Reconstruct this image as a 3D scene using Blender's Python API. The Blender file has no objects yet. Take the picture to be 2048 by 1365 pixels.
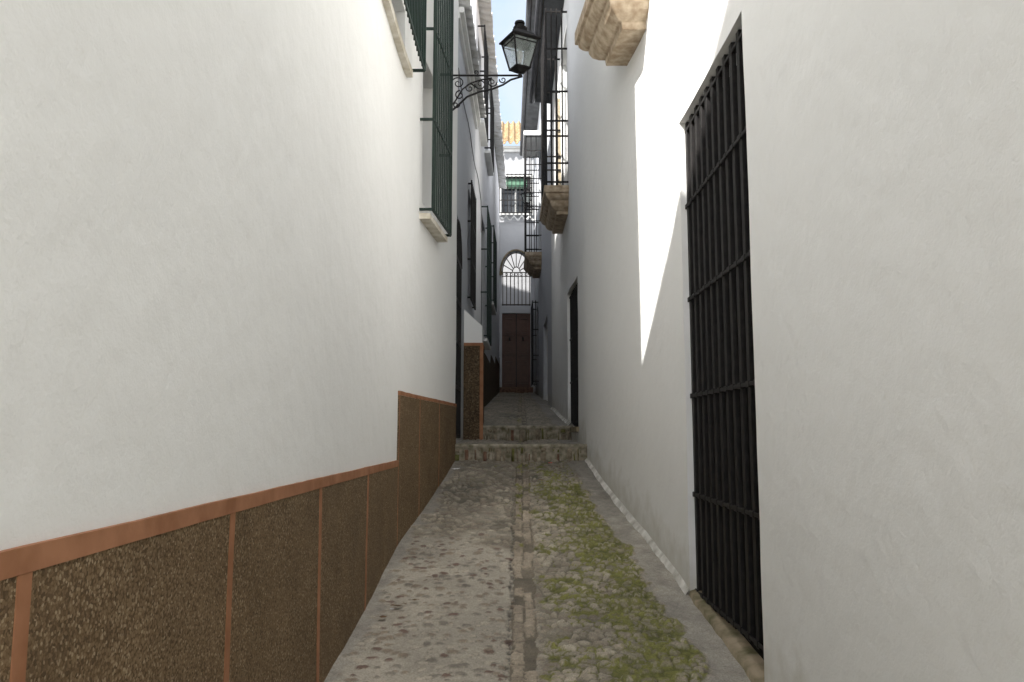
import bpy, bmesh, math, random
import numpy as np
from mathutils import Vector, noise, kdtree
random.seed(7); np.random.seed(7)
scene = bpy.context.scene
COL = scene.collection

# ------------------------------------------------------------------ profile functions (metres, eye level = 0)
def gz_low(y):
    return float(np.interp(y, [-400,-3,0,3.9,5.27,6.2,7.17,8,9.05],[-1.75,-1.72,-1.5,-1.16,-1.03,-.87,-.70,-.53,-.29]))
def gz(y):
    if y < 9.05: return gz_low(y)
    if y < 10.6: return -.125 + (y-9.05)*.03
    return .096 + (y-10.6)*.0846 if y < 26 else 1.4
def XA(y): return float(np.interp(y,[-10,5.6,6.3,7.17,9.05],[-.9,-.9,-.893,-.818,-.64]))
def XB(y): return -.665 + .0187*(y-9.05)
def XR(y): return float(np.interp(y,[-10,5.1,5.6,6.4,7.8,9,10.6,24],[1.15,1.15,1.135,1.08,.95,.84,.78,.70]))
def XL(y): return XA(y) if y < 9.05 else XB(y)
def wob(y,z,s=0):
    return .009*noise.noise((y*.7,z*.7,s+.3)) + .0035*noise.noise((y*3,z*3,s+5.1))

# ------------------------------------------------------------------ helpers
def newmat(name):
    m = bpy.data.materials.new(name); m.use_nodes = True
    nt = m.node_tree; b = nt.nodes['Principled BSDF']
    return m, nt, b
def N(nt, t, **kw):
    n = nt.nodes.new(t)
    for k,v in kw.items():
        if k in n.inputs: n.inputs[k].default_value = v
        else: setattr(n,k,v)
    return n
def ramp(nt, stops):
    r = nt.nodes.new('ShaderNodeValToRGB'); e = r.color_ramp.elements
    while len(e) < len(stops): e.new(.5)
    for i,(p,c) in enumerate(stops):
        e[i].position = p; e[i].color = (c[0],c[1],c[2],1)
    return r
def noisy(name, c1, c2, scale=3, rough=.8, bump=.3, bscale=40, bdist=.004, metallic=0, spec=.3, detail=6):
    m,nt,b = newmat(name); L = nt.links.new
    tc = N(nt,'ShaderNodeTexCoord')
    n = N(nt,'ShaderNodeTexNoise',Scale=scale,Detail=detail); L(tc.outputs['Object'],n.inputs['Vector'])
    r = ramp(nt,[(.33,c1),(.67,c2)]); L(n.outputs['Fac'],r.inputs['Fac']); L(r.outputs['Color'],b.inputs['Base Color'])
    n2 = N(nt,'ShaderNodeTexNoise',Scale=bscale,Detail=5); L(tc.outputs['Object'],n2.inputs['Vector'])
    bp = N(nt,'ShaderNodeBump',Strength=bump,Distance=bdist); L(n2.outputs['Fac'],bp.inputs['Height']); L(bp.outputs['Normal'],b.inputs['Normal'])
    b.inputs['Roughness'].default_value = rough; b.inputs['Metallic'].default_value = metallic
    b.inputs['Specular IOR Level'].default_value = spec
    return m
def plaster(name, c, dirt=(.50,.47,.38), hmax=.3):
    m,nt,b = newmat(name); L = nt.links.new
    tc = N(nt,'ShaderNodeTexCoord')
    n = N(nt,'ShaderNodeTexNoise',Scale=1.1,Detail=7); n.inputs['Roughness'].default_value=.6
    L(tc.outputs['Object'],n.inputs['Vector'])
    r = ramp(nt,[(.3,tuple(x*.965 for x in c)),(.62,c)]); L(n.outputs['Fac'],r.inputs['Fac'])
    # sparse scuffs where the limewash has worn
    st = N(nt,'ShaderNodeTexNoise',Scale=5.5,Detail=10); st.inputs['Roughness'].default_value=.75; L(tc.outputs['Object'],st.inputs['Vector'])
    sr = ramp(nt,[(.64,(0,0,0)),(.72,(.4,.4,.4))]); L(st.outputs['Fac'],sr.inputs['Fac'])
    m1 = N(nt,'ShaderNodeMix',data_type='RGBA'); L(sr.outputs['Color'],m1.inputs[0]); L(r.outputs['Color'],m1.inputs[6]); m1.inputs[7].default_value=(c[0]*.86,c[1]*.84,c[2]*.79,1)
    at = N(nt,'ShaderNodeAttribute',attribute_name='hag')
    nn = N(nt,'ShaderNodeTexNoise',Scale=7,Detail=6); L(tc.outputs['Object'],nn.inputs['Vector'])
    ma = N(nt,'ShaderNodeMath',operation='MULTIPLY_ADD'); L(nn.outputs['Fac'],ma.inputs[0]); ma.inputs[1].default_value=-.55; L(at.outputs['Fac'],ma.inputs[2])
    mr = N(nt,'ShaderNodeMapRange'); L(ma.outputs[0],mr.inputs['Value']); mr.inputs['From Min'].default_value=-.3; mr.inputs['From Max'].default_value=hmax-.25; mr.inputs['To Min'].default_value=.6; mr.inputs['To Max'].default_value=0
    m2 = N(nt,'ShaderNodeMix',data_type='RGBA'); L(mr.outputs['Result'],m2.inputs[0]); L(m1.outputs[2],m2.inputs[6]); m2.inputs[7].default_value=(*dirt,1)
    L(m2.outputs[2],b.inputs['Base Color'])
    a = N(nt,'ShaderNodeTexNoise',Scale=7,Detail=8); L(tc.outputs['Object'],a.inputs['Vector'])
    f = N(nt,'ShaderNodeTexNoise',Scale=110,Detail=3); L(tc.outputs['Object'],f.inputs['Vector'])
    b1 = N(nt,'ShaderNodeBump',Strength=.6,Distance=.016); L(a.outputs['Fac'],b1.inputs['Height'])
    b2 = N(nt,'ShaderNodeBump',Strength=.4,Distance=.0025); L(f.outputs['Fac'],b2.inputs['Height']); L(b1.outputs['Normal'],b2.inputs['Normal'])
    L(b2.outputs['Normal'],b.inputs['Normal'])
    b.inputs['Roughness'].default_value=.9; b.inputs['Specular IOR Level'].default_value=.15
    return m

M = {}
M['plasterA'] = plaster('warm_white_plaster',(.86,.858,.835))
M['plasterR'] = plaster('white_plaster',(.86,.858,.84))
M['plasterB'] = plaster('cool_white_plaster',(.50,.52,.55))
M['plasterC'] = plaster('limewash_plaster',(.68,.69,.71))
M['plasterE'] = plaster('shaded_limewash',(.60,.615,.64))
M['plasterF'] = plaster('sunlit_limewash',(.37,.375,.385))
M['iron'] = noisy('black_iron',(.009,.008,.008),(.018,.016,.015),20,.6,.3,80,.001,spec=.25)
M['ironfar'] = noisy('weathered_grey_iron',(.05,.04,.035),(.09,.075,.065),20,.6,.3,80,.001,spec=.25)
M['green'] = noisy('dark_green_paint',(.007,.018,.013),(.016,.032,.023),15,.5,.25,60,.001,spec=.3)
M['dark'] = noisy('dark_void',(.004,.004,.004),(.009,.008,.008),30,.8,.6,300,.002,spec=.12)
M['glass'] = noisy('dark_window_glass',(.03,.035,.04),(.06,.065,.07),2,.12,.0,10,.001,spec=.5)
M['trim'] = noisy('white_frame_paint',(.7,.7,.68),(.8,.8,.77),5,.6,.2,50,.002)
M['marble'] = noisy('old_marble_sill',(.50,.44,.33),(.76,.72,.64),9,.6,.3,50,.003)
M['wood'] = noisy('brown_painted_door',(.115,.050,.030),(.150,.068,.042),9,.4,.2,25,.002,spec=.4)
M['dwood'] = noisy('dark_wood',(.03,.024,.020),(.06,.048,.040),6,.6,.3,25,.003,spec=.3)
M['stone'] = noisy('sandstone',(.34,.25,.165),(.60,.50,.37),13,.85,.45,60,.005,detail=9)
M['sillstone'] = noisy('worn_threshold_stone',(.13,.12,.06),(.36,.29,.20),9,.85,.8,30,.01)
M['soffit'] = noisy('dark_grey_soffit',(.045,.047,.05),(.085,.088,.092),5,.9,.4,20,.01)  # even near-black grey for the eave undersides
M['gutter'] = noisy('dark_gutter_metal',(.025,.026,.03),(.05,.05,.055),6,.5,.2,40,.002)
M['cable'] = noisy('grey_cable',(.2,.2,.2),(.3,.3,.3),6,.7,.1,40,.001)
M['terra'] = noisy('terracotta_strip',(.27,.118,.055),(.40,.19,.10),7,.8,.4,60,.003,detail=8)
M['blind'] = noisy('green_blind',(.09,.20,.13),(.14,.27,.18),5,.6,.2,40,.002)
M['whitefoot'] = noisy('lime_foot',(.40,.38,.32),(.76,.74,.68),9,.9,.6,30,.006)
M['soil'] = noisy('dusty_ground',(.40,.38,.34),(.50,.47,.42),1.5,.95,.3,20,.01)
M['paper'] = noisy('white_paper',(.6,.6,.58),(.8,.8,.78),20,.8,.1,40,.001)
M['redpaper'] = noisy('red_paper',(.5,.04,.03),(.6,.08,.05),20,.7,.1,40,.001)
M['leaf'] = noisy('dead_leaf',(.10,.06,.03),(.2,.12,.06),20,.8,.1,40,.001)
M['reed'] = noisy('woven_reed',(.35,.29,.2),(.5,.43,.32),40,.8,.6,120,.004)

def tiles(name, cols, sc=3.5):
    m,nt,b = newmat(name); L = nt.links.new
    tc = N(nt,'ShaderNodeTexCoord')
    n = N(nt,'ShaderNodeTexNoise',Scale=sc,Detail=8); n.inputs['Roughness'].default_value=.7; L(tc.outputs['Object'],n.inputs['Vector'])
    r = ramp(nt,[(.34,cols[0]),(.5,cols[1]),(.64,cols[2])]); L(n.outputs['Fac'],r.inputs['Fac']); L(r.outputs['Color'],b.inputs['Base Color'])
    bp = N(nt,'ShaderNodeBump',Strength=.5,Distance=.01); L(n.outputs['Fac'],bp.inputs['Height']); L(bp.outputs['Normal'],b.inputs['Normal'])
    b.inputs['Roughness'].default_value=.9
    return m
M['tile'] = tiles('lichen_clay_tile',[(.15,.09,.055),(.27,.18,.085),(.32,.28,.18)],6)
M['tilew'] = tiles('whitewashed_tile',[(.44,.42,.38),(.62,.62,.61),(.70,.70,.70)])

# pebble aggregate of the dado
def pebbledash(name, k, scale):
    m,nt,b = newmat(name); L = nt.links.new
    c_ = lambda *q: tuple(x*k for x in q)
    tc = N(nt,'ShaderNodeTexCoord')
    v = N(nt,'ShaderNodeTexVoronoi',Scale=scale); L(tc.outputs['Object'],v.inputs['Vector'])
    sp = N(nt,'ShaderNodeSeparateColor'); L(v.outputs['Color'],sp.inputs['Color'])
    r = ramp(nt,[(0,c_(.085,.056,.031)),(.35,c_(.155,.104,.058)),(.8,c_(.215,.150,.086)),(1,c_(.34,.27,.18))]); L(sp.outputs[0],r.inputs['Fac'])
    d = ramp(nt,[(.5,(1,1,1)),(.9,(.65,.6,.54))]); L(v.outputs['Distance'],d.inputs['Fac'])
    mx = N(nt,'ShaderNodeMix',data_type='RGBA',blend_type='MULTIPLY'); mx.inputs[0].default_value=1; L(r.outputs['Color'],mx.inputs[6]); L(d.outputs['Color'],mx.inputs[7])
    big = N(nt,'ShaderNodeTexNoise',Scale=3,Detail=9); big.inputs['Roughness'].default_value=.65; L(tc.outputs['Object'],big.inputs['Vector'])
    br = ramp(nt,[(.3,(.80,.78,.75)),(.7,(1.14,1.12,1.08))]); L(big.outputs['Fac'],br.inputs['Fac'])
    mx2 = N(nt,'ShaderNodeMix',data_type='RGBA',blend_type='MULTIPLY'); mx2.inputs[0].default_value=1; L(mx.outputs[2],mx2.inputs[6]); L(br.outputs['Color'],mx2.inputs[7])
    L(mx2.outputs[2],b.inputs['Base Color'])
    bp = N(nt,'ShaderNodeBump',Strength=.25,Distance=.0015); bp.invert=True; L(v.outputs['Distance'],bp.inputs['Height']); L(bp.outputs['Normal'],b.inputs['Normal'])
    b.inputs['Roughness'].default_value=.75; b.inputs['Specular IOR Level'].default_value=.2
    return m
M['dash'] = pebbledash('pebble_dash',1.0,150)
M['dashdark'] = pebbledash('darker_pebble_dash',.58,70)

# paving: per-vertex stone / mortar / moss colour + fine grain
m,nt,b = newmat('cobbled_paving'); L = nt.links.new
tc = N(nt,'ShaderNodeTexCoord'); at = N(nt,'ShaderNodeAttribute',attribute_name='pave')
g = N(nt,'ShaderNodeTexNoise',Scale=110,Detail=6); g.inputs['Roughness'].default_value=.7; L(tc.outputs['Object'],g.inputs['Vector'])
gr = ramp(nt,[(.3,(.62,.62,.62)),(.7,(1.35,1.35,1.35))]); L(g.outputs['Fac'],gr.inputs['Fac'])
mx = N(nt,'ShaderNodeMix',data_type='RGBA',blend_type='MULTIPLY'); mx.inputs[0].default_value=1; L(at.outputs['Color'],mx.inputs[6]); L(gr.outputs['Color'],mx.inputs[7])
L(mx.outputs[2],b.inputs['Base Color'])
bp = N(nt,'ShaderNodeBump',Strength=.6,Distance=.005); L(g.outputs['Fac'],bp.inputs['Height']); L(bp.outputs['Normal'],b.inputs['Normal'])
b.inputs['Roughness'].default_value=.75; b.inputs['Specular IOR Level'].default_value=.35
M['pave'] = m

# lantern glass
m,nt,b = newmat('dusty_lantern_glass'); L = nt.links.new
out = nt.nodes['Material Output']; tr = N(nt,'ShaderNodeBsdfTransparent'); ms = N(nt,'ShaderNodeMixShader')
tc = N(nt,'ShaderNodeTexCoord'); n = N(nt,'ShaderNodeTexNoise',Scale=9,Detail=4); L(tc.outputs['Object'],n.inputs['Vector'])
r = ramp(nt,[(.3,(.25,.25,.25)),(.7,(.6,.6,.6))]); L(n.outputs['Fac'],r.inputs['Fac']); L(r.outputs['Color'],ms.inputs[0])
b.inputs['Base Color'].default_value=(.45,.5,.47,1); b.inputs['Roughness'].default_value=.15
L(tr.outputs[0],ms.inputs[1]); L(b.outputs[0],ms.inputs[2]); L(ms.outputs[0],out.inputs['Surface'])
M['lglass'] = m

def thing(name, label, cat, base, group=None):
    e = bpy.data.objects.new(name,None); e.empty_display_size=.3; e.location = base
    e['label']=label; e['category']=cat
    if group: e['group']=group
    COL.objects.link(e); return e
def part(name, bm, mat, parent=None, smooth=False, label=None, recalc=True, mats=None):
    if recalc: bmesh.ops.recalc_face_normals(bm, faces=bm.faces[:])
    me = bpy.data.meshes.new(name); bm.to_mesh(me); bm.free()
    for x in (mats or [mat]): me.materials.append(x)
    if smooth:
        for p in me.polygons: p.use_smooth=True
    o = bpy.data.objects.new(name,me); COL.objects.link(o)
    if parent is not None:
        o.parent = parent
        if parent.type=='EMPTY': o.location = -Vector(parent.location)
    if label: o['label']=label
    return o
def box(bm, x0,x1,y0,y1,z0,z1, mi=0):
    vs=[bm.verts.new((x,y,z)) for x in (x0,x1) for y in (y0,y1) for z in (z0,z1)]
    for f in ((0,1,3,2),(4,6,7,5),(0,4,5,1),(2,3,7,6),(0,2,6,4),(1,5,7,3)):
        bm.faces.new([vs[i] for i in f]).material_index=mi
def bar(bm, p0,p1,w,h=None):
    p0=Vector(p0);p1=Vector(p1);h=h or w
    d=(p1-p0).normalized(); up=Vector((0,0,1)) if abs(d.z)<.9 else Vector((0,1,0))
    s=d.cross(up).normalized()*w/2; t=s.cross(d).normalized()*h/2
    a=[bm.verts.new(p0+i*s+j*t) for i,j in ((-1,-1),(1,-1),(1,1),(-1,1))]
    c=[bm.verts.new(p1+i*s+j*t) for i,j in ((-1,-1),(1,-1),(1,1),(-1,1))]
    bm.faces.new(a[::-1]); bm.faces.new(c)
    for i in range(4): bm.faces.new((a[i],a[(i+1)%4],c[(i+1)%4],c[i]))
def tube(bm, pts, r, n=7, taper=None):
    pts=[Vector(p) for p in pts]; rings=[]; prev=None
    for i,p in enumerate(pts):
        d=(pts[min(i+1,len(pts)-1)]-pts[max(i-1,0)]).normalized()
        if prev is None:
            u=d.cross(Vector((0,1,0)) if abs(d.y)<.9 else Vector((1,0,0))).normalized()
        else:
            u=(prev-d*prev.dot(d)).normalized()
        prev=u; v=d.cross(u); rr=r if taper is None else r*taper(i/(len(pts)-1))
        rings.append([bm.verts.new(p+rr*(math.cos(2*math.pi*k/n)*u+math.sin(2*math.pi*k/n)*v)) for k in range(n)])
    for a,b_ in zip(rings,rings[1:]):
        for k in range(n): bm.faces.new((a[k],a[(k+1)%n],b_[(k+1)%n],b_[k]))
    bm.faces.new(rings[0][::-1]); bm.faces.new(rings[-1])
def frange(a,b,st):
    n=max(1,int(round((b-a)/st))); return [a+(b-a)*i/n for i in range(n+1)]
def lines(a,b,st,must):
    must=sorted(set([a,b]+[m_ for m_ in must if a<=m_<=b])); out=[]
    for p,q in zip(must,must[1:]): out+=frange(p,q,st)[:-1]
    return out+[must[-1]]

def wall(name, Xf, side, y0,y1, zb, ztopf, ops, xback, seed, mat, parent, st=.14):
    ys=lines(y0,y1,st,[o[0] for o in ops]+[o[1] for o in ops])
    zf=min(ztopf(y) for y in ys)-.02
    zs=lines(zb,zf,.16,[o[2] for o in ops]+[o[3] for o in ops])
    bm=bmesh.new(); lay=bm.verts.layers.float.new('hag'); V={}
    def mkv(x,y,z):
        v=bm.verts.new((x,y,z)); v[lay]=z-gz(y); return v
    for i,y in enumerate(ys):
        for j,z in enumerate(zs): V[i,j]=mkv(Xf(y)+wob(y,z,seed),y,z)
        V[i,len(zs)]=mkv(Xf(y)+wob(y,ztopf(y),seed),y,ztopf(y))
    inside=lambda y,z: next((k for k,o in enumerate(ops) if o[0]<y<o[1] and o[2]<z<o[3]),None)
    nz=len(zs); cell={}
    for i in range(len(ys)-1):
        for j in range(nz):
            ym=(ys[i]+ys[i+1])/2; zm=(zs[j]+(zs[j+1] if j+1<nz else ztopf(ym)))/2
            k=inside(ym,zm); cell[i,j]=k
            if k is None:
                f=bm.faces.new((V[i,j],V[i+1,j],V[i+1,j+1],V[i,j+1])); f.smooth=True
    D={}
    def deep(i,j,k):
        if (i,j,k) not in D:
            v=V[i,j]; D[i,j,k]=mkv(Xf(ys[i])+side*ops[k][4],v.co.y,v.co.z)
        return D[i,j,k]
    for (i,j),k in cell.items():
        if k is None: continue
        for (di,dj,a,b_) in ((-1,0,(i,j),(i,j+1)),(1,0,(i+1,j),(i+1,j+1)),(0,-1,(i,j),(i+1,j)),(0,1,(i,j+1),(i+1,j+1))):
            if cell.get((i+di,j+dj),None)!=k:
                bm.faces.new((V[a],V[b_],deep(*b_,k),deep(*a,k)))
                e=bm.edges.get((V[a],V[b_]))
                if e: e.smooth=False
    def col(y,x): return [mkv(x,y,zb),mkv(x,y,ztopf(y))]
    B={i:col(y,xback) for i,y in enumerate(ys)}
    for i in range(len(ys)-1):
        bm.faces.new((B[i][0],B[i+1][0],B[i+1][1],B[i][1]))
        bm.faces.new((V[i,nz],V[i+1,nz],B[i+1][1],B[i][1]))
    for i in (0,len(ys)-1):
        bm.faces.new([V[i,j] for j in range(nz+1)]+[B[i][1],B[i][0]])
        for j in range(nz):
            e=bm.edges.get((V[i,j],V[i,j+1]))
            if e: e.smooth=False
    return part(name,bm,mat,parent,smooth=False,recalc=True)

def corrugate(name, P, t0,t1, slope_len, mat, parent, pitch=.21, amp=.05, thick=.018):
    bm=bmesh.new(); n=int((t1-t0)/pitch*10)
    us=[]; k=0
    while k*.38<slope_len-.01:
        us+= [(k*.38,.022),(min((k+1)*.38,slope_len)-.002,.0)]; k+=1
        if k>7: us+=[(slope_len,0)]; break
    T=[];Bo=[]
    for i in range(n+1):
        t=t0+(t1-t0)*i/n
        tn=math.floor(t/pitch); ph=(t/pitch)%1.0
        h=amp*(math.sin(math.pi*ph*2) if ph<.5 else -.45*math.sin(math.pi*(ph*2-1)))
        def jt(q): return .022*noise.noise((tn*1.7,3.1+q*2.3,.5))
        T.append([bm.verts.new(P(t,u+jt(q//2))+Vector((0,0,h+dz+jt(q//2)*.5))) for q,(u,dz) in enumerate(us)])
        Bo.append([bm.verts.new(P(t,u+jt(q//2))+Vector((0,0,h-thick+jt(q//2)*.5))) for q,(u,dz) in enumerate(us)])
    for i in range(n):
        for j in range(len(us)-1):
            bm.faces.new((T[i][j],T[i+1][j],T[i+1][j+1],T[i][j+1]))
            bm.faces.new((Bo[i][j],Bo[i][j+1],Bo[i+1][j+1],Bo[i+1][j]))
        bm.faces.new((T[i][0],Bo[i][0],Bo[i+1][0],T[i+1][0]))
    return part(name,bm,mat,parent,smooth=False,recalc=False)

def window(house, Xf, side, y0,y1,z0,z1, depth, fmat, name='window', gmat=None):
    bm=bmesh.new(); w=.06; xo=lambda y: Xf(y)+side*(depth-.07)
    xa=(xo((y0+y1)/2)); xb=xa+side*.06
    x_=sorted((xa,xb))
    box(bm,*x_,y0-.02,y0+w,z0-.02,z1+.02); box(bm,*x_,y1-w,y1+.02,z0-.02,z1+.02)
    box(bm,*x_,y0+w,y1-w,z0-.02,z0+w); box(bm,*x_,y0+w,y1-w,z1-w,z1+.02)
    ym=(y0+y1)/2; box(bm,*x_,ym-.035,ym+.035,z0+w,z1-w)
    wd=part(name,bm,fmat,house)
    bm=bmesh.new(); x_=sorted((xa+side*.025,xa+side*.045))
    box(bm,*x_,y0,y1,z0,z1)
    part('pane',bm,gmat or M['glass'],wd)
    return wd
def cage(parent, Xf, side, y0,y1,z0,z1, p, cross, mat, sp=.11, sidebars=0, r=.008, name='grille', fl=.03):
    bm=bmesh.new(); xo=lambda y: Xf(y)-side*p
    n=int(round((y1-y0)/sp))
    for i in range(n+1):
        y=y0+(y1-y0)*i/n; e=.011 if i in(0,n) else r
        bar(bm,(xo(y),y,z0),(xo(y),y,z1),e*2)
    for y in (y0,y1):
        for k in range(sidebars):
            x=xo(y)+side*p*(k+1)/(sidebars+1)
            bar(bm,(x,y,z0),(x,y,z1),r*2)
    for z in cross:
        bar(bm,(xo(y0),y0,z),(xo(y1),y1,z),.012,fl)
        for y in (y0,y1): bar(bm,(xo(y),y,z),(Xf(y)+side*.03,y,z),.014,fl*.8)
    return part(name,bm,mat,parent)
def sill(parent, Xf, side, y0,y1,z,p,t=.05,mat=None,name='sill'):
    bm=bmesh.new(); ys=frange(y0,y1,.4)
    R=[]
    for y in ys:
        R.append([bm.verts.new((Xf(y)-side*p,y,z-t)),bm.verts.new((Xf(y)-side*p,y,z)),bm.verts.new((Xf(y)+side*.1,y,z+.005)),bm.verts.new((Xf(y)+side*.1,y,z-t))])
    for a,c in zip(R,R[1:]):
        for k in range(4): bm.faces.new((a[k],a[(k+1)%4],c[(k+1)%4],c[k]))
    bm.faces.new(R[0]); bm.faces.new(R[-1])
    return part(name,bm,mat or M['marble'],parent)

# ------------------------------------------------------------------ GROUND
bm=bmesh.new(); ys=[-400,-60,-20,-8,-3,0,3.9,6.2,8,9.05,10.6,24,26,60,400]; prev=None
for y in ys:
    z=gz(y)-(.12 if y<0 or y>30 else .42)
    row=[bm.verts.new((x,y,z)) for x in (-400,-8,0,8,400)]
    if prev:
        for k in range(4): bm.faces.new((prev[k],prev[k+1],row[k+1],row[k]))
    prev=row
o=part('ground',bm,M['soil']); o['kind']='structure'

# ------------------------------------------------------------------ PAVING (numpy)
def h2(ix,iy,s):
    v=np.sin(ix*127.1+iy*311.7+s*74.7)*43758.5453; return v-np.floor(v)
def vn(x,y,s=0):
    xi=np.floor(x);yi=np.floor(y);fx=x-xi;fy=y-yi;fx=fx*fx*(3-2*fx);fy=fy*fy*(3-2*fy)
    return (h2(xi,yi,s)*(1-fx)+h2(xi+1,yi,s)*fx)*(1-fy)+(h2(xi,yi+1,s)*(1-fx)+h2(xi+1,yi+1,s)*fx)*fy
def fbm(x,y,s=0,o=4):
    t=0;a=.5;
    for k in range(o): t=t+a*vn(x*2**k,y*2**k,s+k*3); a*=.5
    return t/(1-.5**o)
def ss(a,b_,x):
    t=np.clip((x-a)/(b_-a),0,1); return t*t*(3-2*t)
cw,ch=.066,.060
pts=[]
for i in range(int(-1.2/cw),int(1.5/cw)+1):
    for j in range(int(2.4/ch),int(24.2/ch)+1):
        pts.append(((i+random.uniform(.05,.95)+(j%2)*.5)*cw,(j+random.uniform(.05,.95))*ch))
kd=kdtree.KDTree(len(pts))
for i,p in enumerate(pts): kd.insert((p[0]/cw,p[1]/ch,0),i)
kd.balance()
nr=np.random.rand(len(pts),4)
def paving_section(ys,nx,zf,fine=True):
    S=np.linspace(0,1,nx); Y=np.array(ys)
    xl=np.array([XL(y)-.04 for y in ys]); xr=np.array([XR(y)+.06 for y in ys])
    X=xl[:,None]+(xr-xl)[:,None]*S[None,:]; YY=np.repeat(Y[:,None],nx,1)
    Z=np.repeat(np.array([zf(y) for y in ys])[:,None],nx,1)
    x=X.ravel();y=YY.ravel();z=Z.ravel().copy()
    XLv=np.repeat(xl[:,None]+.04,nx,1).ravel(); XRv=np.repeat(xr[:,None]-.06,nx,1).ravel()
    d1=np.ones(len(x))*9;d2=np.ones(len(x))*9;idx=np.zeros(len(x),int)
    wx=x+.022*(fbm(x*12,y*12,3)-.5)*2; wy=y+.022*(fbm(x*12,y*12,9)-.5)*2
    for k in range(len(x)):
        if y[k]<2.45: continue
        r_=kd.find_n((wx[k]/cw,wy[k]/ch,0),2)
        d1[k]=r_[0][2];d2[k]=r_[1][2];idx[k]=r_[0][1]
    rnd=nr[idx]
    low=fbm(x*2.2,y*2.2,21); mid=fbm(x*8,y*8,31); hi=fbm(x*40,y*40,41); l2=fbm(x*4.3,y*3.1,77)
    xd=.06+(y-4)*.011+.022*(fbm(y*2.1,y*0+.5,88)-.5)
    right=ss(.02,.14,x-xd+.05*(mid-.5))
    far=ss(5.9,7.4,y+1.6*(low-.5)*2)
    cob=np.clip(right*ss(.05,.35,l2+.2)+far*.9,0,1)
    stripR=ss(.25,.19,XRv-x+.14*(mid-.5)+.12*(low-.5))
    stripL=ss(.12,.03,x-XLv+.25*(mid-.5)+.12*(low-.5))
    strip=np.clip(stripR+stripL,0,1); cob=cob*(1-strip)
    rr=.20+.32*rnd[:,0]; ex=(rnd[:,1]<.66)
    peb=ss(1.0,.80,d1/rr)*ex*(1-strip*.9)
    edge=(d2-d1); cb=ss(.05,.20,edge+.12*(hi-.5))*(rnd[:,1]<.84)
    dome=ss(.0,.5,edge)
    stone=peb*(1-cob)+cb*cob
    height=peb*(1-cob)*.005+cob*(cb*(.006+.010*dome)*(.3+1.1*rnd[:,2])-.006)
    z+=height+.020*(low-.5)+.008*(mid-.5)+(.003+.007*cob)*(hi-.5)
    dx=x-xd; ind=(np.abs(dx)<.072+.06*(mid-.5))
    by=(y/.16+ (dx>0)*.5+.5*(mid-.5)); bf=by-np.floor(by); bid=h2(np.floor(by),(dx>0)*1.0,5)
    gap=((bf<.08)|((np.abs(dx+.03*(mid-.5))<.008)&(hi>.40))|((np.abs(np.abs(dx)-.068)<.006+.05*np.maximum(hi-.5,0))&(l2>.42)))
    brick=ind&(~gap)&(bid>.30)
    z-=.016*ss(.35,.0,np.abs(dx)); z+=np.where(ind,np.where(brick,.005*bid,-.008*(.3+mid)),0)
    stone=np.where(ind,0,stone)
    def C(*c): return np.array(c)[None,:]
    mortarL=C(.455,.405,.325)*(.68+.62*low[:,None])*(.82+.36*hi[:,None])
    mortarR=C(.235,.205,.150)*(.5+.9*mid[:,None])
    mw=cob[:,None]
    col=mortarL*(1-mw)+mortarR*mw
    conc=C(.33,.305,.262)*(.5+1.0*mid[:,None])*(.8+.4*hi[:,None]); sw=(strip*.7)[:,None]; col=col*(1-sw)+conc*sw
    q=rnd[:,3:4]; pal=np.where(q<.18,C(.19,.125,.095),np.where(q<.5,C(.30,.24,.175),np.where(q<.7,C(.25,.22,.175),C(.48,.42,.33))))
    pal=pal*(.75+.5*hi[:,None]); stc=pal*(1-mw*.75)+C(.41,.36,.275)*(.65+.65*rnd[:,2:3])*(.8+.4*hi[:,None])*mw*.75
    s_=stone[:,None]; col=col*(1-s_)+stc*s_
    rim=(ss(.92,1.02,d1/rr)*ss(1.35,1.08,d1/rr)*ex*(1-cob)*(1-strip))[:,None]; col=col*(1-.32*rim)
    bc=C(.38,.315,.235)*(.65+.6*bid[:,None])*(.7+.6*hi[:,None])
    gc=C(.22,.185,.135)*(.4+1.0*mid[:,None])
    col=np.where(ind[:,None],np.where(brick[:,None],bc,gc),col)
    crk=ss(.020,.004,np.abs(dx+.085+.06*(mid-.5)))*ss(8.5,7,y)*(hi>.42); col=col*(1-.6*crk[:,None]); z-=crk*.01
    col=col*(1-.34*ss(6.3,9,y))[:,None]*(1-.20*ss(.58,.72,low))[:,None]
    col=col*(1-.16*ss(.52,.66,fbm(x*1.3,y*.9,91)))[:,None]
    # moss in the joints, broken into clumps
    dr=(XRv-x-.38-.30*(low-.5))
    m1=np.exp(-(dr/.22)**2)*ss(10.2,7.8,y)
    m2=right*(1-stripR)*ss(9.6,7.5,y)
    m3=.35*np.exp(-(dx/.09)**2)+.36*far*(x<xd)
    f5=.5*fbm(x*3.2,y*2.4,55,4)+.5*fbm(x*14,y*12,66,4)
    m=m1*.20+m2*.19+m3*.20
    mo=ss(.54,.61,m+f5*.75-.10+.22*(hi-.5)+.10*(1-stone)*cob)*(1-stripR*.5)*ss(-.02,.12,m)
    mo=mo*(1-.60*stone*cob*(hi<.53))
    mcol=C(.150,.150,.030)*(.3+1.3*hi[:,None])*(.55+.9*mid[:,None])
    col=col*(1-mo[:,None]*.88)+mcol*mo[:,None]*.88
    z+=mo*.006*hi
    return x,y,z,np.clip(col,.004,.9),nx,len(ys)
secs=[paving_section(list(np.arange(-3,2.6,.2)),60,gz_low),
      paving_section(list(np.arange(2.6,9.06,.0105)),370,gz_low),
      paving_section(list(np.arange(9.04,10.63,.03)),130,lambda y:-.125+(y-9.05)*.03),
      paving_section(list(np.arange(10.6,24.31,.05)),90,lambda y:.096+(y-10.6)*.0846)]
vx=[];fc=[];cc=[];off=0
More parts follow.
